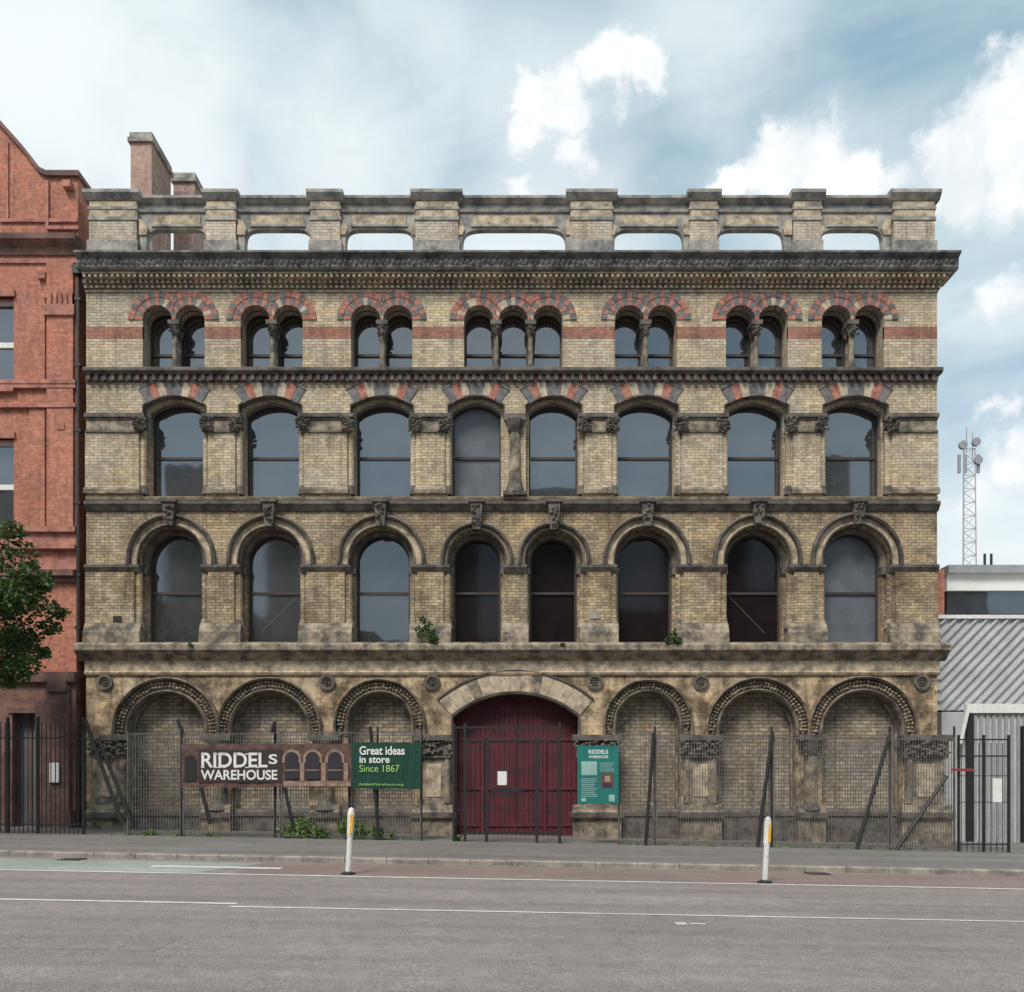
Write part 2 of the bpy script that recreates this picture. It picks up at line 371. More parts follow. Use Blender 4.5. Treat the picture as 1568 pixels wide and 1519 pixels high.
# ---- cornice
mb=MB(); cl,cr=X(113,-.6),X(1472,-.6)
mb.run([(.5,17.1),(-.42,17.1),(-.46,17.16),(-.46,17.42),(-.58,17.48),(-.62,17.5),(-.62,17.56),(.5,17.62)],cl,cr,0)
x=cl+.1
while x<cr-.1:
    mb.lump((x,-.47,17.29+random.uniform(-.03,.03)),(.085,.07,.11),0)
    mb.carved(x,x+.1,-.46,17.2,17.38,2,.045,0); x+=.16
mb.obj('cornice_fascia',[FASC],WH)
mb=MB()
mb.box(cl+.1,cr-.14,-.36,.1,17.02,17.098,0)
mb.box(cl+.15,cr-.2,-.28,.1,16.93,17.02,0)
mb.box(cl+.2,cr-.28,-.14,.1,16.84,16.93,0)
mb.box(XL-.02,XR+.06,-.08,.1,16.72,16.84,0)
x=XL
while x<XR:
    mb.box(x,x+.085,-.2,-.13,16.84,16.93,1); mb.box(x+.06,x+.14,-.34,-.27,16.94,17.02,1); mb.box(x,x+.085,-.125,-.07,16.72,16.80,1); x+=.17
mb.box(XL-.01,XR+.02,-.04,.1,16.64,16.72,1)
mb.obj('corbel_brickwork',[BUFF_D,BUFF_L],WH)

# ---- parapet
PP=[(140,212,1),(318,363,0),(477,522,0),(637,702,1),(873,937,1),(1055,1097,0),(1213,1255,0),(1365,1428,1)]
OP=[(226,316),(376,475),(530,632),(709,866),(941,1046),(1100,1200),(1258,1351)]
mb=MB()
wall(mb,X(140),X(1428),17.6,Z(313),[([(X((a+b)/2),(b-a)/2*S)],17.6,Z(381),30*S) for a,b in OP],0,.2,0,flat=True)
mb.run([(.5,Z(313)),(-.04,Z(313)),(-.16,Z(308)),(-.16,Z(304)),(.5,Z(303))],X(140),X(1430),1)
mb.run([(.0,Z(326)),(-.05,Z(326)),(-.07,Z(322)),(.0,Z(321))],X(142),X(1426),1)
for a,b in OP:
    c=X((a+b)/2); h=(b-a)/2*S
    for sg in(-1,1):
        xx=c+sg*(h+.01)
        mb.box(min(xx,xx+sg*.2),max(xx,xx+sg*.2),-.05,0,17.6,Z(362),1)
        mb.prism([(xx,Z(362)),(xx+sg*.22,Z(362)),(xx+sg*.22,Z(338)),(xx+sg*.05,Z(340)),(xx-sg*.06,Z(352))],-.09,0.0,2)
    mb.box(c-h*.8,c+h*.8,-.03,0,Z(345),Z(331),2)
    mb.box(c-h*.85,c+h*.85,-.045,0,Z(348),Z(345),1)
for a,b,big in PP:
    xa,xb=X(a),X(b)
    mb.box(xa,xb,-.14,.4,17.62,Z(312),3)
    mb.box(xa-.03,xb+.03,-.17,.43,Z(342),Z(337),1)
    mb.box(xa+.03,xb-.03,-.16,.4,Z(337),Z(314),2)
    mb.box(xa-.03,xb+.03,-.18,.42,Z(326),Z(322),1)
    mb.box(xa-.05,xb+.05,-.19,.45,17.63,Z(373),1)
    o=.14 if big else .10
    mb.run([(.5,Z(312)),(-.17,Z(312)),(-.30,Z(304)),(-.30,Z(299)),(-.1,Z(297.5)),(.5,Z(297.5))],xa-o,xb+o,1)
mb.obj('parapet',[LEAD,LEAD,STONE_L,BUFF_L],WH,bevel=.006)

# ---- ground floor
AR=[(256,60,82,1038),(413,60,80,1038),(582,50,70,1040),(992,50,68,1041),(1160,60,80,1038),(1320,62,84,1036)]
mb=MB(); zt=Z(1012); zlow=-.8
DC,DH=789.5,97.5
ops=[]
for c,ri,ro,top in AR: ops.append(([(X(c),ri*S)],zlow,Z(top+ro),ri*S))
ops.insert(3,([(X(DC),DH*S)],zlow,Z(1096),36*S))
wall(mb,XL,XR,zlow,zt,[o for o in ops],0,.50)
mb.obj('ground_floor_stone_arcade',ASH,WH)
mb=MB(); 
mb.box(XL+.01,X(DC-DH)-.3,.48,WT,zlow,zt,0); mb.box(X(DC+DH)+.3,XR-.01,.48,WT,zlow,zt,0)
mb.box(X(DC-DH)-.299,X(DC+DH)+.299,.48,WT,Z(1055),zt,0)
mb.obj('blind_arch_brick_infill',INFILL,WH)
mb=MB()
mb.run([(.1,Z(1034)),(-.06,Z(1034)),(-.10,Z(1030)),(-.04,Z(1028)),(-.04,Z(1012)),(.1,Z(1012))],XL-.03,XR+.06,0)
for px in [161,501,662,911,1073,1411]:
    x,z=X(px),Z(1045)
    for k in range(16):
        a0=2*math.pi*k/16;a1=2*math.pi*(k+1)/16
        mb.prism([(x+.16*math.cos(a0),z+.16*math.sin(a0)),(x+.25*math.cos(a0),z+.25*math.sin(a0)),(x+.25*math.cos(a1),z+.25*math.sin(a1)),(x+.16*math.cos(a1),z+.16*math.sin(a1))],-.07,0.02,1)
    for k in range(8):
        a0=2*math.pi*k/8; mb.lump((x+.09*math.cos(a0),-.01,z+.09*math.sin(a0)),(.05,.05,.05),1)
    mb.lump((x,-.03,z),(.05,.06,.05),1)
mb.obj('frieze_and_roundels',[STONE_L,STONE_D],WH)
mb=MB()
for c,ri,ro,top in AR:
    cx=X(c); zs=Z(top+ro); r=ri*S; w=(ro-ri)*S
    mb.sweep(cx,r,zs,r,[(w-.07,.05),(w-.07,-.14),(w-.02,-.20),(w+.02,-.12),(w+.02,.05)],zb=Z(1127),m=3)
    mb.sweep(cx,r,zs,r,[(-.03,.3),(-.03,-.04),(.03,-.11),(.08,-.03),(.08,.3)],zb=Z(1127),m=3)
    mb.sweep(cx,r,zs,r,[(-.08,.49),(-.08,.3),(-.04,.26),(.0,.49)],zb=Z(1238),m=1)
    mb.sweep(cx,r,zs,r,[(.08,.05),(.08,-.02),(w-.07,-.02),(w-.07,.05)],zb=Z(1127),m=0)
    rm=r+w*.52; L=math.pi*rm; n=int(L/.11)
    for k in range(n+1):
        t=math.pi*k/n
        for dr in(-.07,.05):
            rr=rm+dr+random.uniform(-.02,.02); q=random.uniform(.05,.075)
            mb.lump((cx+rr*math.cos(t),-.05,zs+rr*math.sin(t)),(q,.09,q),2)
    zz=zs
    while zz>Z(1125):
        for sg in(-1,1): mb.lump((cx+sg*(rm+random.uniform(-.05,.05)),-.05,zz),(.06,.07,.06),2)
        zz-=.09
mb.obj('carved_arch_rings',[STONE_D,STONE,CARVE,rough_mat('ring_moulding_stone',(.07,.06,.05),(.30,.245,.18),3.5,.36,.64)],WH)
mb=MB()
mb.vous(X(DC),DH*S,Z(1096),36*S,.02,.60,15,-.03,.1,lambda i,n:[0,3,0,1,0,3][(i*7)%6],gap=.012,jit=.015)
mb.sweep(X(DC),DH*S,Z(1096),36*S,[(-.05,.4),(-.05,-.05),(.03,-.08),(.06,.4)],m=2,zb=Z(1127))
mb.sweep(X(DC),DH*S,Z(1096),36*S,[(.62,.05),(.62,-.07),(.68,-.09),(.70,.05)],m=2)
mb.obj('doorway_arch',[STONE_L,STONE,STONE_D,rough_mat('pale_sandstone',(.36,.29,.21),(.60,.50,.37),3)],WH)
mb=MB()
for px,w in [(172,50),(336,24),(500,24),(665,50),(913,58),(1070,50),(1239,22),(1412,60)]:
    x=X(px); h=w*S/2; zg=-.7
    if w<30:
        mb.bar((x,-.14,Z(1236)),(x,-.14,Z(1158)),h*.95,1,12,h*.85)
        mb.carved(x-h,x+h,-.3,Z(1157),Z(1132),24,.07,0)
        mb.bar((x,-.14,Z(1158)),(x,-.14,Z(1134)),h*.8,0,8,h*1.5)
        mb.bar((x,-.14,Z(1240)),(x,-.14,Z(1230)),h*1.5,0,12,h*1.0)
    else:
        mb.box(x-h*.8,x+h*.8,-.22,0.02,Z(1232),Z(1158),1)
        for sg in(-1,1): mb.bar((x+sg*h*.82,-.18,Z(1230)),(x+sg*h*.82,-.18,Z(1158)),.10,1,10)
        mb.box(x-h*.45,x+h*.45,-.245,-.2,Z(1220),Z(1170),2)
        mb.box(x-h*1.1,x+h*1.1,-.28,0,Z(1158),Z(1136),0)
        mb.box(x-h*1.08,x+h*1.08,-.31,0,Z(1161),Z(1158),0)
        mb.carved(x-h*1.2,x+h*1.2,-.33,Z(1157),Z(1134),56,.085,0)
    hh=h*1.3 if w>30 else h*1.9
    mb.box(x-hh,x+hh,-.40,.02,Z(1135),Z(1126),0)
    mb.run([(0,Z(1232)),(-.30,Z(1232)),(-.32,Z(1240)),(-.38,Z(1244)),(-.38,Z(1253)),(-.32,Z(1257)),(-.34,zg),(0,zg)],x-hh*.98,x+hh*.98,1)
    mb.box(x-hh*1.05,x+hh*1.05,-.42,0,Z(1252),Z(1243),0)
mb.obj('pilasters',[STONE_D,STONE,STONE_L],WH,bevel=.01)
mb=MB()
for a,b in((XL,X(DC-DH)-.02),(X(DC+DH)+.02,XR)):
    mb.run([(.49,Z(1238)),(-.03,Z(1240)),(-.08,Z(1243)),(-.08,Z(1249)),(-.03,Z(1252)),(-.03,-.8),(.49,-.8)],a,b,0)
mb.obj('plinth_course',STONE_D,WH)
mb=MB(); xa,xb=X(DC-DH)-.2,X(DC+DH)+.2
x=xa
while x<xb:
    mb.box(x+.008,min(x+.145,xb),.55+random.uniform(0,.012),.6,-.3,Z(1050),0); x+=.15
mb.box(xa,xb,.6,.74,-.3,Z(1050),1)
for q in (1128,1205,1262): mb.box(xa,xb,.515,.56,Z(q+5),Z(q),0)
mb.box(X(789)-.03,X(789)+.03,.50,.56,-.2,Z(1070),0)
for px in(738,835): mb.box(X(px)-.05,X(px)+.05,.50,.549,-.2,Z(1128),0)
mb.obj('wooden_doors',[MAROON,IRON],WH)

# ---- windows
def window(cx,hw,zb,zs,rise,yg,glassm,rail,parent,fr=.07):
    mb=MB()
    mb.box(cx-hw-.08,cx+hw+.08,yg+.03,yg+.06,zb-.05,zs+rise+.08,1)
    mb.sweep(cx,hw,zs,rise,[(-fr,yg+.03),(-fr,yg-.03),(.05,yg-.03),(.05,yg+.03)],zb=zb,m=0)
    mb.box(cx-hw+fr,cx+hw-fr,yg-.02,yg+.028,zb,zb+.10,0)
    if rail: mb.box(cx-hw+fr,cx+hw-fr,yg-.025,yg+.028,rail-.04,rail+.04,0)
    return mb.obj('sash_window',[FRAME,glassm],parent)
g2=[GL_LO,GL_LO,GL_MID,GL_DK,GL_DK,GL_DK,GL_DK,GL_PAN]
for c,h,g in zip(C2,H2,g2): window(X(c),h*S,Z(984),zsp,h*S,.56,g,Z(903),WH)
for c,h in zip(C3,H3): window(X(c),h*S,Z(762),zB,rB,.56,GL_PAN if c==729 else GL_UP,Z(692),WH)
for g in GR:
    for c in g: window(X(c),LH*S,Z(568),zs4,LH*S,.60,GL_UP,Z(530),WH,fr=.05)
mb=MB()
for c,h in zip(C2,H2): mb.run([(.0,Z(985)),(-.02,Z(983)),(.56,Z(979)),(.56,Z(985))],X(c)-h*S-.1,X(c)+h*S+.1,0)
mb.obj('window_sills',STONE,WH)
mb=MB()
for p,q in(((392,962),(450,905)),((553,702),(598,748)),((1122,905),(1180,965)),((1122,748),(1165,715))):
    mb.bar((X(p[0]),.588,Z(p[1])),(X(q[0]),.588,Z(q[1])),.006,0,4)
mb.obj('window_cracks',paint('tape_grey',(.22,.22,.23)),WH)
# downpipe
mb=MB(); px=X(123)
mb.bar((px,-.12,Z(1000)),(px,-.12,Z(425)),.055,0,8)
for q in(460,560,660,770,880,960): mb.box(px-.09,px+.09,-.18,0,Z(q+4),Z(q),0)
mb.box(px-.13,px+.13,-.25,0,Z(425),Z(412),0)
mb.obj('downpipe',IRON,WH)
mb=MB()
mb.pbox(910-8,910+8,936,948,-.09,.05,1); mb.pbox(175,188,944,953,-.09,.05,0)
mb.obj('wall_vents',[IRON,LEAD],WH)

# ------------------------------------------------------------------ LEFT RED BUILDING
RB=empty('red_brick_building')
RED=brick_mat('red_brick',(.60,.25,.185),(.47,.19,.14),(.40,.24,.19),amt=.5,stain=(.55,.5,.5),ms=.006,streak=.5)
REDS=rough_mat('red_terracotta',(.26,.11,.085),(.56,.25,.185),3)
REDD=rough_mat('dark_red_stone',(.10,.06,.05),(.28,.145,.12),2)
xr=X(117)
mb=MB()
L=-32
wl,wr=X(-70),X(21)
mb.box(wr,xr,0.0,.5,Z(1035),Z(372),0)
rows=[(455,590),(672,812)]
def colwin(a,b):
    zz=Z(1035)
    for q0,q1 in reversed(rows):
        mb.box(a,b,0,.5,zz,Z(q1),0); zz=Z(q0)
    mb.box(a,b,0,.5,zz,Z(372),0)
colwin(wl,wr); mb.box(X(-200),wl,0,.5,Z(1035),Z(372),0); colwin(X(-290),X(-200)); mb.box(L,X(-290),0,.5,Z(1035),Z(372),0)
mb.box(L,xr,.501,12,-.8,Z(372),0)
mb.prism([(L,Z(372)),(xr,Z(372)),(xr,Z(268)),(X(70),Z(268)),(X(58),Z(262)),(X(36),Z(232)),(X(12),Z(205)),(X(-5),Z(186)),(X(-90),Z(120)),(X(-180),Z(186)),(X(-230),Z(262)),(L,Z(268))],.1,1.4,0)
mb.obj('walls',RED,RB)
mb=MB()
def band(q0,q1,y,m=0,x0=L,x1=xr+.03): mb.box(x0,x1,-y,.05,Z(q1),Z(q0),m)
mb.run([(.3,Z(392)),(-.05,Z(392)),(-.12,Z(382)),(-.3,Z(374)),(-.32,Z(366)),(.3,Z(362))],L,xr+.1,1)
band(398,404,.053); band(584,590,.135); band(590,596,.115); band(620,626,.125)
band(808,816,.16); band(816,836,.045,0); band(836,842,.18); band(858,873,.08); band(876,884,.28,1); band(884,892,.12,1)
mb.box(X(74),X(114),-.095,.02,Z(808),Z(626),2); mb.box(X(74),X(114),-.095,.02,Z(620),Z(596),2); mb.box(X(74),X(114),-.095,.02,Z(584),Z(405),2)
mb.box(X(70),X(117),-.16,.02,Z(486),Z(470),0)
for k in range(5): mb.box(X(78+k*8),X(82+k*8),-.14,.02,Z(470),Z(452),0)
mb.box(X(46),X(70),-.055,.02,Z(808),Z(626.5),2); mb.box(X(46),X(70),-.055,.02,Z(583.5),Z(455),2)
for q0,q1 in rows: mb.box(X(-75),X(24),-.08,.1,Z(q0),Z(q0-10),0)
mb.box(X(-75),X(24),-.15,.1,Z(602),Z(596.2),0)
for (a,b) in [((xr+.06,Z(268)),(X(70),Z(268))),((X(70),Z(268)),(X(58),Z(262))),((X(58),Z(262)),(X(36),Z(232))),((X(36),Z(232)),(X(12),Z(205))),((X(12),Z(205)),(X(-5),Z(186))),((X(-5),Z(186)),(X(-90),Z(120)))]:
    d=.16; mb.prism([a,b,(b[0],b[1]+d),(a[0],a[1]+d)],0.0,1.5,1)
mb.box(X(70),xr+.04,.02,.1,Z(350),Z(345),0); mb.box(X(-2),xr,.04,.1,Z(338),Z(333),0)
mb.box(X(8),X(11),.05,.1,Z(333),Z(215),0); mb.box(X(68),X(73),.03,.1,Z(345),Z(275),0)
for px,q in((104,284),(66,424),(96,655)): mb.box(X(px-6),X(px+6),-.12,.1,Z(q+5),Z(q-5),0)
mb.obj('terracotta_trim',[REDS,REDD,RED],RB)
mb=MB()
for q0,q1 in rows:
    for a,b in((X(-70),X(21)),(X(-290),X(-200))):
        mb.box(a,b,.3,.33,Z(q1),Z(q0),1)
        for (u,v) in((a,a+.1),(b-.1,b)): mb.box(u,v,.22,.3,Z(q1),Z(q0),0)
        mb.box(a+.1,b-.1,.24,.3,Z((q0+q1)/2+4),Z((q0+q1)/2-4),0); mb.box(a+.1,b-.1,.24,.3,Z(q1),Z(q1-7),0); mb.box(a+.1,b-.1,.24,.3,Z(q0+6),Z(q0),0)
mb.obj('windows',[WHITE,GL_UP],RB)
mb=MB()
mb.box(L,X(20),-.05,.5,-.8,Z(1035),0); mb.box(X(20),X(60),-.05,.5,Z(1085),Z(1035),0); mb.box(X(60),xr,-.05,.5,-.8,Z(1035),0)
mb.box(L,xr+.03,-.2,.1,Z(1045),Z(1030),1); mb.box(X(75),X(110),-.16,.0,-.8,Z(1050),1); mb.box(X(78),X(107),-.22,0,Z(1060),Z(1040),1)
mb.box(X(70),X(116),-.3,0,-.8,Z(1240),1); mb.box(X(58),X(74),-.14,0,-.8,Z(1075),1)
mb.box(X(20),X(60),.3,.45,-.8,Z(1085),2); mb.box(X(38),X(41),.27,.3,-.5,Z(1085),1)
mb.pbox(82,96,1168,1198,-.24,-.2,3)
mb.box(X(14),X(66),-.1,0,Z(1092),Z(1084),1)
mb.obj('ground_floor_front',[REDD,rough_mat('sooty_terracotta',(.07,.045,.04),(.20,.11,.09),3),paint('grey_door',(.13,.135,.14)),WHITE],RB)
def chim(x0,x1,d0,d1,z,mb):
    mb.box(x0,x1,d0-D,d1-D,14,z-.35,0); mb.box(x0-.08,x1+.08,d0-D-.08,d1-D+.08,z-.35,z-.2,1); mb.box(x0-.03,x1+.03,d0-D-.03,d1-D+.03,z-.2,z,1)
CHB=brick_mat('chimney_brick',(.56,.38,.34),(.46,.31,.28),(.44,.37,.35),amt=.35)
mb=MB(); 
x1=(232-784)*30/F; x0=(200-784)*30/F; chim(x0,x1,30,31.7,CZ+987*30/F,mb)
x2=(298-784)*32.2/F; chim(x1-.1,x2,32.2,33.5,CZ+925*32.2/F,mb)
mb.obj('chimney_stacks',[CHB,LEAD],RB)
mb=MB(); mb.box(-22,-10.6,8.5,14.5,15,18.6,0); mb.obj('rear_wing',CHB,RB)

# ------------------------------------------------------------------ RIGHT BUILDING
MBD=empty('modern_industrial_unit')
CLAD=rough_mat('white_profiled_cladding',(.44,.46,.47),(.58,.59,.59),1.5,rough=.5,bump=0)
GREYC=paint('grey_shutter',(.32,.33,.34),.5)
mb=MB(); y=1.5; xl=X(1442,y); xR=30
mb.box(xl,xR,y,12,-1,Z(1090,y),0)
yb=y+.3; zt_=Z(948,yb); zb_=Z(1088,yb)
mb.box(xl-.05,xR,yb,12,zb_+.002,zt_,0)
h=zt_-zb_; xx=xl-h
while xx<xR-3:
    a,b=(xx,zb_+.01),(xx+h*.95,zt_-.01)
    if xx<xl: t=(xl-xx)/(h*.95); a=(xl,zb_+(zt_-zb_)*t+.01)
    if a[1]<b[1]-.1: mb.prism([a,(a[0]+.10,a[1]),(b[0]+.10,b[1]),b],yb-.09,yb+.01,0)
    xx+=.34
mb.box(xl-.1,xR,yb-.12,12,zt_,zt_+.12,3)
mb.box(X(1450,4),xR,4,14,Z(940,4),Z(905,4),2); mb.box(X(1448,4),xR,3.9,14,Z(905,4),Z(880,4),3); mb.box(X(1446,4),xR,3.7,14,Z(880,4),Z(868,4),1)
mb.box(X(1436,2.5),X(1446,2.5),2.5,6,Z(960,2.5),Z(872,2.5),4)
mb.box(X(1476,y),xR,y-.12,y,Z(1092,y),Z(1078,y),3)
xx=X(1490,y)
while xx<xR: mb.box(xx,xx+.10,y-.05,y+.01,-1,Z(1094,y),1); xx+=.2
mb.box(X(1478,y),X(1488,y),y-.14,y,-1,Z(1094,y),5)
mb.bar((X(1476,y),y-.3,Z(1080,y)),(X(1462,y),y-.3,Z(1140,y)),.07,3,4)
mb.box(X(1562,y),X(1590,y),y-.16,y,-1,Z(1112,y),5)
for q in(1508,1518): mb.bar((X(q,6),6,Z(868,6)),(X(q,6),6,Z(848,6)),.05,5,5)
mb.obj('cladding_and_frames',[CLAD,GREYC,GL_MID,WHITE,RED,IRON],MBD)
TW=empty('telecom_mast')
mb=MB(); d=85; def_x=(1480-784)*d/F; zt_=CZ+(1190-690)*d/F; yb=d-D; w=.62
def P(k,t): 
    ww=w*(1.25-.35*t); a=[(-1,-1),(1,-1),(0,1)][k%3]; return (def_x+a[0]*ww,yb+a[1]*ww,t*zt_)
for k in range(3): mb.bar(P(k,0),P(k,1),.06,0,5)
n=26
for i in range(n):
    for k in range(3):
        mb.bar(P(k,i/n),P(k+1,(i+1)/n),.035,0,4); mb.bar(P(k,(i+1)/n),P(k+1,(i+1)/n),.035,0,4)
mb.bar((def_x,yb,zt_),(def_x,yb,zt_+2.3),.05,1,5); mb.bar((def_x+.6,yb,zt_-1),(def_x+.6,yb,zt_+1.8),.04,1,5)
for dx in(-1.0,-.4,.9): mb.box(def_x+dx-.13,def_x+dx+.13,yb-.6,yb-.4,zt_-2.4,zt_-.6,1)
for dx,dz in((-.7,.3),(.8,-1.2),(.6,.6)): mb.bar((def_x+dx,yb-.8,zt_+dz),(def_x+dx,yb-.5,zt_+dz),.42,1,12)
mb.obj('lattice',[paint('mast_grey_red',(.45,.38,.38)),paint('antenna_grey',(.3,.3,.32))],TW)

# ------------------------------------------------------------------ ground
def strip(mb,x0,x1,y0,y1,off,m=0):
    xs=[x for x in (-400,-40,-20,0,20,40,400) if x0<x<x1]; xs=[x0]+xs+[x1]
    for a,b in zip(xs,xs[1:]):
        k=len(mb.v); mb.v+=[(a,y0,G(a)+off),(b,y0,G(b)+off),(b,y1,G(b)+off),(a,y1,G(a)+off)]; mb.f.append([k,k+1,k+2,k+3]); mb.m.append(m)
def asphalt(name,a,b,spk=.35):
    m,nt,bs=new_mat(name); ov,_=wallvec(nt)
    n1=noise(nt,.35,6,ov); colr=ramp(nt,n1,.3,.7,a,b)
    mp=N(nt,'ShaderNodeMapping'); nt.links.new(ov,mp.inputs[0]); mp.inputs['Scale'].default_value=(.05,1.1,1)
    n4=noise(nt,1,4,mp.outputs[0]); colr=mixrgb(nt,'MULTIPLY',.9,colr,ramp(nt,n4,.35,.65,(.80,.80,.80),(1.1,1.1,1.1)))
    n2=noise(nt,45,3,ov,.8); colr=mixrgb(nt,'MULTIPLY',1,colr,ramp(nt,n2,.38,.62,(1-spk,)*3,(1+spk,)*3))
    n3=noise(nt,4,6,ov); colr=mixrgb(nt,'MULTIPLY',1,colr,ramp(nt,n3,.3,.7,(.84,.83,.82),(1.10,1.10,1.10)))
    nt.links.new(colr,bs.inputs['Base Color']); bs.inputs['Roughness'].default_value=.85
    bp=N(nt,'ShaderNodeBump'); bp.inputs['Strength'].default_value=.5; bp.inputs['Distance'].default_value=.01; nt.links.new(n2,bp.inputs['Height']); nt.links.new(bp.outputs[0],bs.inputs['Normal'])
    return m
ASP=asphalt('asphalt',(.235,.202,.190),(.275,.24,.227),.40)
mb=MB(); strip(mb,-900,900,-900,900,-.125); mb.obj('ground',asphalt('ground_tarmac',(.09,.085,.08),(.12,.11,.1)))
mb=MB(); strip(mb,-400,400,-24.6,-7.75,-.119); mb.obj('road',ASP)
mb=MB(); strip(mb,X(405,-8),400,-10.0,-7.9,-.115,0); strip(mb,-400,X(-300,-8),-10,-7.9,-.115,0); mb.obj('cycle_lane_red_surface',asphalt('red_asphalt',(.205,.15,.135),(.26,.19,.172)))
mb=MB(); k=len(mb.v)
pts=[(X(-300,-8),-8.1),(X(-300,-8),-10.0),(X(300,-10),-10.0),(X(402,-8.2),-8.1)]
for x,y in pts: mb.v.append((x,y,G(x)-.114))
mb.f.append([0,1,2,3]); mb.m.append(0); mb.obj('cycle_lane_green_surface',asphalt('green_surface',(.25,.285,.245),(.36,.39,.345)))
PAV=asphalt('pavement_tarmac',(.155,.145,.135),(.215,.20,.187),.3)
mb=MB(); strip(mb,-400,400,-7.55,30,0); mb.obj('pavement',PAV)
KERB=rough_mat('kerb_stone',(.17,.15,.13),(.38,.34,.29),3)
mb=MB(); x=-45
while x<45:
    l=.9; a,b=x+.006,x+l-.006; k=len(mb.v)
    for xx in(a,b):
        g=G(xx); mb.v+=[(xx,-7.75,g-.2),(xx,-7.75,g-.02),(xx,-7.72,g+.006),(xx,-7.55,g+.006),(xx,-7.55,g-.2)]
    mb.f+= [[k,k+1,k+2,k+3,k+4],[k+9,k+8,k+7,k+6,k+5]]+[[k+i,k+5+i,k+5+(i+1)%5,k+(i+1)%5] for i in range(5)]; mb.m+=[0]*7
    x+=l
mb.obj('kerb',KERB)
mb=MB(); strip(mb,-400,400,-36,-24.6,.0); mb.obj('near_pavement',PAV)
LINE=asphalt('road_marking_paint',(.54,.53,.51),(.72,.71,.68),.35)
mb=MB()
strip(mb,-60,60,-10.18,-10.04,-.112); 
strip(mb,-60,X(368,-13.5),-13.72,-13.60,-.112); strip(mb,X(368,-13.5),60,-13.98,-13.90,-.112)
strip(mb,-7.2,-4.6,-9.2,-8.9,-.109)
strip(mb,X(1042,-15),X(1060,-15),-14.75,-14.55,-.112); strip(mb,X(1064,-15),X(1090,-15),-14.70,-14.6,-.112)
mb.obj('road_markings',LINE)
mb=MB()
for x0,x1,y0,y1 in((-6.5,-3.8,-17.0,-16.2),(4.5,9.5,-12.6,-11.6)):
    k=len(mb.v); mb.v+=[(x0,y0,G(x0)-.1165),(x1,y0,G(x1)-.1165),(x1,y1,G(x1)-.1165),(x0,y1,G(x0)-.1165)]; mb.f.append([k,k+1,k+2,k+3]); mb.m.append(0)
mb.obj('road_repair_patches',asphalt('patch_tarmac',(.215,.186,.175),(.255,.222,.21),.42))
mb=MB()
for x0 in(-9.5,6.2):
    mb.box(x0,x0+.45,-8.3,-7.92,G(x0)-.2,G(x0)-.103,0)
    for k in range(5): mb.box(x0+.05+k*.08,x0+.08+k*.08,-8.26,-7.96,G(x0)-.15,G(x0)-.097,1)
mb.obj('road_gullies',[IRON,GALV])

# ------------------------------------------------------------------ fences
FY=-2.6
def fx(px): return X(px,FY)
def fz(py): return Z(py,FY)
FE=empty('mesh_security_fence')
mb=MB()
def mesh(p0,p1,top,pitch=.076,r=.0105,m=1):
    x=fx(p0); x1=fx(p1)
    while x<=x1:
        mb.bar((x,FY,G(x)+.06),(x,FY,fz(top)+random.uniform(-.01,.01)),r,m,4); x+=pitch
    nr=17
    for i in range(nr):
        z0=G(fx(p0))+.1; z1=G(fx(p1))+.1; zt=fz(top)-.03; t=i/(nr-1)
        mb.bar((fx(p0),FY+.014,z0+(zt-z0)*t),(x1,FY+.014,z1+(zt-z1)*t),.006 if 0<i<nr-1 else .016,m,4)
    for xx in(fx(p0)+.02,x1-.02): mb.bar((xx,FY,G(xx)),(xx,FY,fz(top-2)),.02,m,6)
mesh(195,277,1122); mesh(280,430,1122); mesh(432,645,1120)
mesh(947,1002,1122); mesh(1004,1180,1126); mesh(1184,1362,1128); mesh(1364,1462,1130)
def post(a,b,r=.035,y0=FY,y1=FY,m=0): mb.bar((X(a[0],y0),y0,Z(a[1],y0)),(X(b[0],y1),y1,Z(b[1],y1)),r,m,6)
for px in(196,278,421,578,645,948,1003,1182,1363,1462):
    x=fx(px); mb.bar((x,FY+.03,G(x)),(x,FY+.03,fz(1112)),.03,0,6)
for a,b in [((131,1104),(186,1258)),((150,1130),(200,1255)),((272,1102),(280,1122)),((308,1206),(322,1262)),((421,1105),(416,1122)),((436,1206),(450,1272)),((567,1112),(580,1285)),((1001,1122),(988,1300)),((1183,1120),(1160,1296)),((1362,1126),(1312,1300)),((1450,1188),(1372,1302))]:
    post(a,b,.05,FY-.12,FY-.12)
mb.obj('mesh_panels',[IRON,GALV],FE)
GA=empty('steel_gate'); mb=MB()
for px,t in((695,1108),(712,1108),(745,1130),(822,1130),(857,1106)):
    x=fx(px); mb.box(x-.038,x+.038,FY-.04,FY+.04,G(x),fz(t),0)
def hb(p0,p1,q,h=.03): mb.box(fx(p0),fx(p1),FY-.03,FY+.03,fz(q)-h,fz(q)+h,0)
hb(695,857,1114); hb(712,745,1145,.02); hb(712,857,1134,.03); hb(745,822,1180,.02); hb(745,822,1218,.02); hb(712,857,1276); hb(822,857,1218,.02); hb(712,745,1218,.02); hb(695,857,1240,.015)
px=699
while px<857:
    x=fx(px); mb.bar((x,FY,G(x)+.15),(x,FY,fz(1114)),.010,0,4); px+=7
mb.box(fx(752),fx(800),FY-.06,FY-.03,fz(1212),fz(1206),0); mb.box(fx(772),fx(780),FY-.08,FY-.03,fz(1222),fz(1206),0)
mb.box(fx(762),fx(776),FY-.05,FY-.04,fz(1202),fz(1181),1)
mb.obj('gate_frame',[IRON,WHITE],GA)
LF=empty('iron_railings'); mb=MB(); 
px=-160
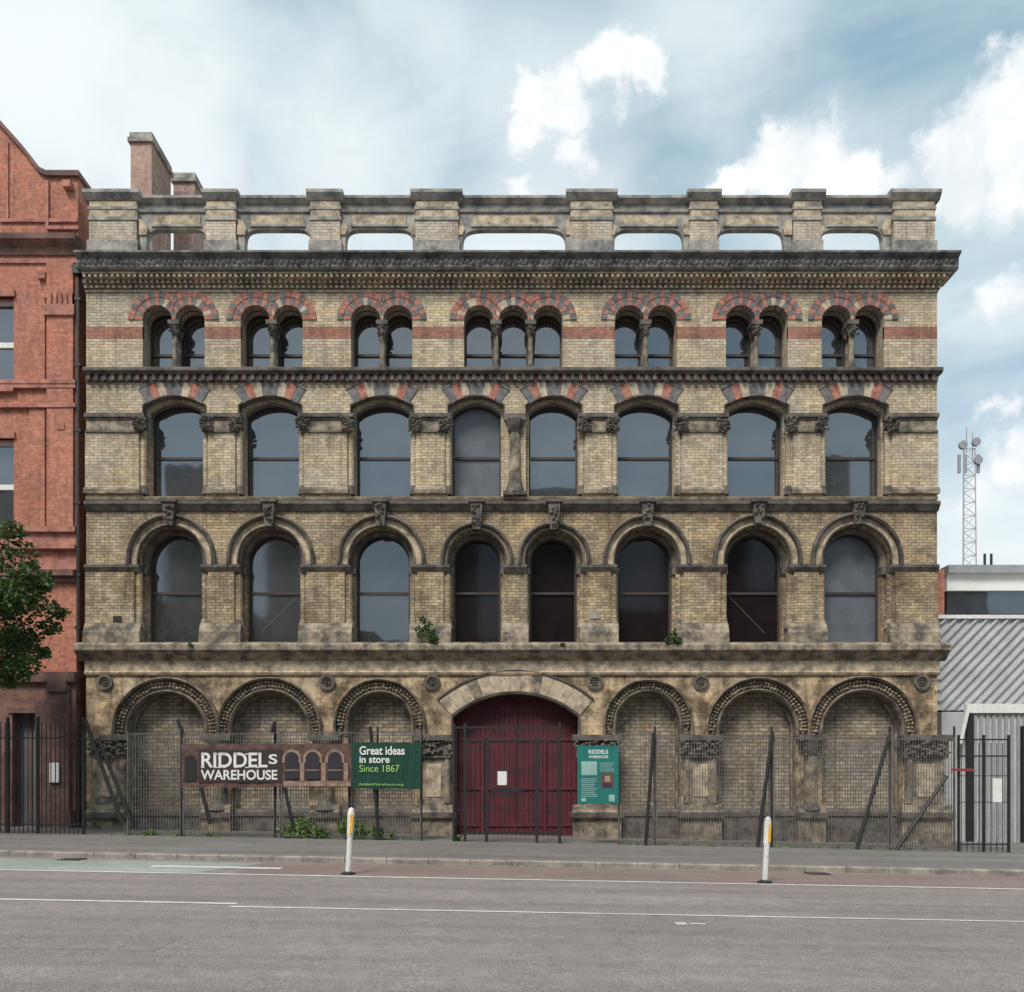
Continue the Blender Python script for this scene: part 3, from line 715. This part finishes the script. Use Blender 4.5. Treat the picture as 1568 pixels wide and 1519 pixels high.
while px<131:
    x=fx(px); mb.bar((x,FY,G(x)),(x,FY,fz(1106)),.014,0,5); px+=7
for q in(1130,1262): mb.bar((fx(-160),FY,fz(q)),(fx(131),FY,fz(q)),.025,0,4)
for px in(12,58,128): x=fx(px); mb.bar((x,FY,G(x)),(x,FY,fz(1098)),.045,0,6)
mb.obj('railing_bars',IRON,LF)
RF=empty('iron_railings'); mb=MB()
def bx(px,q0,q1,r=.03): x=fx(px); mb.bar((x,FY-.2,fz(q1)),(x,FY-.2,fz(q0)),r,0,4)
for px in range(1466,1538,9): bx(px,1138,1304,.012)
for px in(1462,1500,1538): bx(px,1126,1309,.04)
for q in(1133,1158,1188,1228,1292): mb.bar((fx(1462),FY-.2,fz(q)),(fx(1540),FY-.2,fz(q)),.028 if q in(1133,1158,1292) else .015,0,4)
mb.box(fx(1512),fx(1526),FY-.26,FY-.24,fz(1228),fz(1192),1); mb.box(fx(1448),fx(1482),FY-.3,FY-.28,fz(1181),fz(1177),2)
mb.obj('railing_bars',[IRON,WHITE,paint('red_strap',(.28,.04,.05))],RF)

# ------------------------------------------------------------------ signs
SY=FY-.2
def sx(p): return X(p,SY)
def sz(q): return Z(q,SY)
def sheet(mb,p0,p1,q0,q1,y,m):
    n=24; a,b=sx(p0),sx(p1); t,bt=sz(q0),sz(q1); k=len(mb.v)
    for i in range(n+1):
        u=i/n; xx=a+(b-a)*u; w=.010*math.sin(u*19)+.006*math.sin(u*43)
        mb.v+=[(xx,y+w*1.0,bt+.02*math.sin(u*6.3*2)),(xx,y-w,t-.03*abs(math.sin(u*math.pi*4)))]
    for i in range(n): mb.f.append([k+2*i,k+2*i+2,k+2*i+3,k+2*i+1]); mb.m.append(m)
BN=empty('warehouse_banner'); mb=MB()
sheet(mb,278,538,1138,1205,SY,0)
y=SY-.022
mb.box(sx(304),sx(432),y-.002,y,sz(1198),sz(1148),1)
mb.prism(arc(sx(292),.16,sz(1165),.16)+[(sx(292)+.16,sz(1196)),(sx(292)-.16,sz(1196))],y-.001,y,2)
for k,px in enumerate((447,479,513)):
    h=.19
    mb.prism(arc(sx(px),h+.07,sz(1162),h+.07)+[(sx(px)+h+.07,sz(1168)),(sx(px)-h-.07,sz(1168))],y-.003-.0003*k,y-.001,3)
    mb.prism(arc(sx(px),h,sz(1162),h)+[(sx(px)+h,sz(1193)),(sx(px)-h,sz(1193))],y-.006,y-.004,4)
    mb.box(sx(px)-h,sx(px)+h,y-.0075,y-.006,sz(1180),sz(1178.5),3)
mb.box(sx(434),sx(537),y-.002,y,sz(1204),sz(1196),3)
for px in(463,496,530): mb.box(sx(px)-.06,sx(px)+.06,y-.009,y-.007,sz(1197),sz(1168),3)
mb.obj('banner_sheet',[rough_mat('banner_print_brown',(.06,.035,.035),(.17,.095,.075),4),paint('banner_dark',(.035,.024,.025)),paint('banner_window_dark',(.015,.012,.018)),rough_mat('banner_stone',(.18,.115,.09),(.40,.28,.215),5,bump=0),paint('banner_window',(.025,.02,.03))],BN)
text('RIDDEL',BN,sx(309),y-.006,sz(1175),sx(410)-sx(309),.40,WHITE,bold=.018)
text('S',BN,sx(412),y-.006,sz(1170),sx(425)-sx(412),.27,WHITE,bold=.018)
text('WAREHOUSE',BN,sx(308),y-.006,sz(1194),sx(425)-sx(308),.27,WHITE,bold=.02)
mb=MB()
for px in(311,330.5,336,343.5,361.5,378.5,395.5):
    for q in (1175.2,1154.6): mb.box(sx(px-2.6),sx(px+2.6),y-.008,y-.0035,sz(q+.7),sz(q-.7),0)
mb.obj('letter_serifs',WHITE,BN)
GB=empty('green_banner'); mb=MB(); sheet(mb,540,645,1136,1208,SY-.03,0); mb.obj('banner_sheet',paint('banner_green',(.008,.055,.035),.45),GB)
y=SY-.055; LG=paint('lime_lettering',(.35,.60,.15))
text('Great ideas',GB,sx(551),y,sz(1156),sx(620)-sx(551),.24,WHITE,bold=.02)
text('in store',GB,sx(551),y,sz(1168.5),sx(597)-sx(551),.19,WHITE,bold=.02)
text('Since 1867',GB,sx(551),y,sz(1182),sx(612)-sx(551),.19,LG)
text('RiddelsWarehouse.org',GB,sx(551),y,sz(1204),sx(618)-sx(551),.09,LG)
PO=empty('teal_information_board'); mb=MB()
mb.box(sx(884),sx(947),SY-.03,SY,sz(1231),sz(1142),0)
yy=SY-.034
mb.box(sx(890),sx(914),yy,SY-.03,sz(1187),sz(1166),1)
mb.box(sx(920),sx(940),yy,SY-.03,sz(1207),sz(1184),2); mb.box(sx(926),sx(934),yy-.003,yy,sz(1197),sz(1188),3); mb.box(sx(923),sx(937),yy-.004,yy-.001,sz(1206),sz(1199),4)
for q in list(range(1168,1182,3)): mb.box(sx(918),sx(941-random.random()*6),yy,SY-.03,sz(q+1),sz(q),1)
for q in list(range(1192,1222,3)): mb.box(sx(890),sx(915-random.random()*6),yy,SY-.03,sz(q+1),sz(q),1)
mb.box(sx(932),sx(941),yy,SY-.03,sz(1227),sz(1217),1); mb.box(sx(890),sx(897),yy,SY-.03,sz(1227),sz(1222),1)
mb.obj('board',[paint('teal_print',(.018,.18,.16),.4),paint('pale_teal',(.30,.48,.45)),paint('photo_brown',(.14,.07,.06)),paint('photo_skin',(.45,.3,.24)),paint('photo_dark',(.05,.03,.05))],PO)
text('RIDDELS',PO,sx(901),yy,sz(1154.5),sx(931)-sx(901),.115,WHITE,bold=.02); text('WAREHOUSE',PO,sx(901),yy,sz(1161),sx(931)-sx(901),.075,WHITE,bold=.02)

# ------------------------------------------------------------------ bollards
YEL=paint('yellow_reflector',(.80,.45,.03)); BWH=paint('bollard_white',(.74,.73,.70),.5,.2)
def bollard(px,py,h,lean):
    e=empty('traffic_bollard'); d=16.5
    for _ in range(8):
        x=(px-784)*d/F; d=(1.8-(G(x)-.119))*F/(py-1190)
    y=d-26; g=G(x)-.119; mb=MB()
    prof=[(.085,0),(.085,.03),(.055,.06),(.052,h*.55),(.062,h*.60),(.068,h*.90),(.055,h*.97),(.02,h)]
    for (r0,z0),(r1,z1) in zip(prof,prof[1:]):
        m=2 if z0<.04 else 0
        mb.bar((x+lean*z0,y,g+z0),(x+lean*z1,y,g+z1),r0,m,10,r1)
    mb.prism([(x+lean*h*.62+.0,g+h*.62),(x+lean*h*.62+.05,g+h*.62),(x+lean*h*.9+.05,g+h*.9),(x+lean*h*.9+.0,g+h*.9)],y-.075,y-.04,1)
    mb.bar((x,y,g),(x,y,g+.03),.14,2,12)
    mb.obj('post',[BWH,YEL,IRON],e)
bollard(533,1339,1.28,.05); bollard(1171,1352,1.26,.05)

# ------------------------------------------------------------------ vegetation
def leafmat(name,a,b):
    m,nt,bs=new_mat(name); ov,_=wallvec(nt); n1=noise(nt,1.8,4,ov); n2=noise(nt,14,2,ov)
    colr=ramp(nt,n1,.35,.65,a,b); colr=mixrgb(nt,'MULTIPLY',1,colr,ramp(nt,n2,.3,.7,(.6,.6,.6),(1.4,1.4,1.3)))
    nt.links.new(colr,bs.inputs['Base Color']); bs.inputs['Roughness'].default_value=.6
    tr=N(nt,'ShaderNodeBsdfTranslucent'); nt.links.new(colr,tr.inputs[0]); mx=N(nt,'ShaderNodeMixShader'); mx.inputs[0].default_value=.25
    nt.links.new(bs.outputs[0],mx.inputs[1]); nt.links.new(tr.outputs[0],mx.inputs[2]); nt.links.new(mx.outputs[0],nt.nodes['Material Output'].inputs[0]); return m
def leaves(mb,c,r,n,s,m=0):
    for _ in range(n):
        while True:
            p=Vector((random.uniform(-1,1),random.uniform(-1,1),random.uniform(-1,1)))
            if .25<p.length<1: break
        q=Vector(c)+Vector((p.x*r[0],p.y*r[1],p.z*r[2]))
        u=Vector((random.gauss(0,1),random.gauss(0,1),random.gauss(0,.6))).normalized(); w=u.cross(Vector((random.gauss(0,1),random.gauss(0,1),random.gauss(0,1)))).normalized()
        l=s*random.uniform(.6,1.3); k=len(mb.v)
        mb.v+=[tuple(q),tuple(q+u*l*.5+w*l*.32),tuple(q+u*l),tuple(q+u*l*.5-w*l*.32)]; mb.f.append([k,k+1,k+2,k+3]); mb.m.append(m)
def leafobj(mb,name,mats,parent=None):
    me=bpy.data.meshes.new(name); me.from_pydata(mb.v,[],mb.f)
    for m in mats: me.materials.append(m)
    me.polygons.foreach_set('material_index',mb.m); o=bpy.data.objects.new(name,me); col.objects.link(o); o.parent=parent; return o
LEAF=leafmat('tree_leaves',(.025,.06,.016),(.075,.14,.035)); 
BARK=rough_mat('bark',(.05,.04,.03),(.14,.11,.08),6)
TR=empty('broadleaf_tree'); ty=-4.0; tx=-15.6
mb=MB(); pts=[(tx,ty,.2),(tx+.1,ty,2.2),(tx-.05,ty+.1,4.2),(tx+.1,ty,6.3),(tx,ty,8.3)]; rr=[.26,.2,.16,.1,.04]
for i in range(4): mb.bar(pts[i],pts[i+1],rr[i],0,10,rr[i+1])
tips=[]
for i in range(16):
    z=random.uniform(3.8,7.2); a=random.uniform(0,6.28); 
    if i<8: a=random.uniform(-.9,.9)
    l=random.uniform(1.5,3.0)*(1 if z<6 else .7); t=(tx+math.cos(a)*l,ty+math.sin(a)*l,z+random.uniform(.1,1.1)); mb.bar((tx,ty,z-.3),t,.06,0,6,.015); tips.append(t)
mb.obj('trunk_and_limbs',BARK,TR)
mb=MB()
for t in tips:
    for k in range(3): 
        s=random.uniform(.4,.75); leaves(mb,(t[0]+random.uniform(-.5,.3),t[1]+random.uniform(-.5,.5),t[2]+random.uniform(-.4,.4)),(s,s,s*.75),360,.14)
for px,py,s in((20,850,.6),(50,905,.55),(75,930,.38),(30,960,.6),(8,1010,.4),(50,985,.4),(20,815,.35),(60,885,.45),(12,900,.7),(84,900,.22),(78,960,.28),(88,935,.2),(70,1000,.18),(30,1020,.22)):
    leaves(mb,(X(px-4,ty),ty+random.uniform(-.4,.4),Z(py,ty)),(s,s,s*.8),int(620*s),.13)
leafobj(mb,'foliage',[LEAF],TR)
WE=leafmat('weed_leaves',(.08,.17,.03),(.18,.32,.06))
mb=MB()
for px,py,s in((440,1268,.22),(462,1262,.3),(480,1266,.25),(495,1272,.15),(530,1262,.25),(545,1266,.28),(575,1270,.18),(600,1276,.1),(320,1277,.1),(230,1272,.1),(700,1280,.06)):
    y=-2.5; leaves(mb,(X(px,y),y,Z(py+4,y)),(s*1.2,s,s*.9),int(350*s)+25,.13)
leafobj(mb,'weeds',[WE])
mb=MB()
for _ in range(90):
    px=random.choice([random.uniform(130,650),random.uniform(950,1460)]); y=random.uniform(-2.7,-2.4); x=X(px,y); s=random.uniform(.02,.07)
    leaves(mb,(x,y,G(x)+s*.5),(s*2,s,s),10,.06)
leafobj(mb,'grass_tufts',[WE])
mb=MB()
for px,py,s in((655,962,.16),(662,975,.22),(650,952,.1),(645,968,.15),(668,985,.12),(1028,978,.16),(1035,985,.12),(1020,983,.1),(860,990,.05),(300,990,.05)):
    leaves(mb,(X(px),-.38,Z(py)),(s,s*.7,s),int(420*s)+15,.09)
leafobj(mb,'wall_plants',[LEAF])

# ------------------------------------------------------------------ buildings across the street (reflected in the windows)
BT=empty('terrace_across_street'); mb=MB(); x=-70
hs=[15,18,16.5,19,16,15,18,20,16,17]; k=0
while x<70:
    w=random.uniform(9,14); h=hs[k%10]*.9; mb.box(x,x+w-.02,-58,-46,-1,h,0); 
    for r in range(4):
        xx=x+1
        while xx<x+w-1.5: mb.box(xx,xx+1.2,-46.1,-45.97,1.5+r*3.4,3.4+r*3.4,1); xx+=2.6
    x+=w; k+=1
for x0,w,h in((-62,9,33),(-38,5,36),(-27,7,31),(-9,5,34),(1,9,33.5),(20,6,32),(33,4,37),(48,8,34)):
    mb.box(x0,x0+w,-74,-66,-1,h,2)
mb.bar((17,-62,15),(17,-62,28),1.2,2,8); mb.bar((17,-62,28),(17,-62,36),1.3,2,8,.05)
mb.obj('walls_and_windows',[INFILL,GL_DK,LEAD],BT)

# ------------------------------------------------------------------ world
w=bpy.data.worlds.new('World'); scene.world=w; w.use_nodes=True; nt=w.node_tree
bg=nt.nodes['Background']
SUN_EL=math.radians(52)
sky=N(nt,'ShaderNodeTexSky',sky_type='NISHITA'); sky.sun_disc=False; sky.sun_elevation=SUN_EL; sky.dust_density=2.0; sky.ozone_density=1.5
sk=N(nt,'ShaderNodeVectorMath',operation='SCALE'); nt.links.new(sky.outputs[0],sk.inputs[0]); sk.inputs['Scale'].default_value=.13
tc=N(nt,'ShaderNodeTexCoord'); gen=tc.outputs['Generated']
nz=N(nt,'ShaderNodeTexNoise'); nt.links.new(gen,nz.inputs['Vector']); nz.inputs['Scale'].default_value=14; nz.inputs['Detail'].default_value=8; nz.inputs['Roughness'].default_value=.62
sb=N(nt,'ShaderNodeVectorMath',operation='SUBTRACT'); nt.links.new(nz.outputs['Color'],sb.inputs[0]); sb.inputs[1].default_value=(.5,.5,.5)
sc=N(nt,'ShaderNodeVectorMath',operation='SCALE'); nt.links.new(sb.outputs[0],sc.inputs[0]); sc.inputs['Scale'].default_value=.11
ad=N(nt,'ShaderNodeVectorMath',operation='ADD'); nt.links.new(gen,ad.inputs[0]); nt.links.new(sc.outputs[0],ad.inputs[1])
def blob(px,py,r,soft=.5,amt=.95,vec=None):
    d=Vector((px-784,F,1190-py)).normalized()
    ds=N(nt,'ShaderNodeVectorMath',operation='DISTANCE'); nt.links.new(vec or ad.outputs[0],ds.inputs[0]); ds.inputs[1].default_value=d
    R=r/Vector((px-784,F,1190-py)).length
    mr=N(nt,'ShaderNodeMapRange',interpolation_type='SMOOTHSTEP'); nt.links.new(ds.outputs['Value'],mr.inputs[0])
    mr.inputs[1].default_value=R; mr.inputs[2].default_value=R*(1-soft); mr.inputs[3].default_value=0; mr.inputs[4].default_value=amt
    return mr.outputs[0]
def mx(a,b):
    n=N(nt,'ShaderNodeMath',operation='MAXIMUM'); nt.links.new(a,n.inputs[0]); nt.links.new(b,n.inputs[1]); return n.outputs[0]
cum=None
for b in [(935,98,58),(985,115,44),(865,160,52),(812,168,44),(885,230,38,.7,.85),(795,278,32,.7,.85),(1130,275,50),(1190,262,70),(1260,262,74),(1325,262,50),(1110,290,40),(1450,255,80),(1500,175,80),(1560,130,80),(1575,240,104),(1540,445,50,.8,.85),(1530,635,38,.8,.85),(1550,715,58,.8,.9),(1500,760,44,.9,.7),(1360,195,16,.9,.7),
          (-200,300,160),(2000,550,240),(400,-700,260)]:
    o=blob(*b); cum=o if cum is None else mx(cum,o)
soft=None
for b in [(60,120,380,.9,.95),(250,230,300,.9,.88),(520,270,240,.9,.75),(850,310,240,.9,.62),(620,40,140,.9,.4),(1080,40,180,.9,.5),(1550,950,420,.9,.7),(1250,330,200,.9,.5)]:
    o=blob(*b); soft=o if soft is None else mx(soft,o)
mp=N(nt,'ShaderNodeMapping'); nt.links.new(gen,mp.inputs[0]); mp.inputs['Rotation'].default_value=(0,math.radians(28),0); mp.inputs['Scale'].default_value=(1.6,1.6,6)
wn=N(nt,'ShaderNodeTexNoise'); nt.links.new(mp.outputs[0],wn.inputs['Vector']); wn.inputs['Scale'].default_value=1.7; wn.inputs['Detail'].default_value=7; wn.inputs['Distortion'].default_value=.5
wr_=ramp(nt,wn.outputs[0],.38,.72,(0,0,0),(.85,.85,.85))
base=mixrgb(nt,'MIX',.65,sk.outputs[0],(.38,.58,.67))
c1=mixrgb(nt,'MIX',wr_,base,(.78,.87,.89))
c2=mixrgb(nt,'MIX',soft,c1,(.88,.93,.94))
nn=ramp(nt,nz.outputs[0],.36,.58,(.80,.85,.88),(1.0,1.0,1.0))
c3=mixrgb(nt,'MIX',cum,c2,nn)
nt.links.new(c3,bg.inputs[0]); bg.inputs[1].default_value=1.08

# sun
sd=bpy.data.lights.new('sun','SUN'); sd.energy=3.3; sd.angle=math.radians(20); sd.color=(1,.93,.84)
so=bpy.data.objects.new('sun',sd); col.objects.link(so)
dv=Vector((-.45,-1,0)).normalized()*math.cos(SUN_EL)+Vector((0,0,math.sin(SUN_EL)))
so.rotation_euler=dv.to_track_quat('Z','Y').to_euler()
sky.sun_rotation=math.atan2(dv.x,dv.y)

cam=bpy.data.cameras.new('camera'); co=bpy.data.objects.new('camera',cam); col.objects.link(co)
co.location=(0,-D,CZ); co.rotation_euler=(math.pi/2,0,0)
cam.sensor_width=36; cam.sensor_fit='HORIZONTAL'; cam.lens=36*F/1568; cam.shift_y=(1190-759.5)/1568; cam.clip_end=3000
scene.camera=co
scene.view_settings.view_transform='Standard'; scene.view_settings.look='None'; scene.view_settings.exposure=0
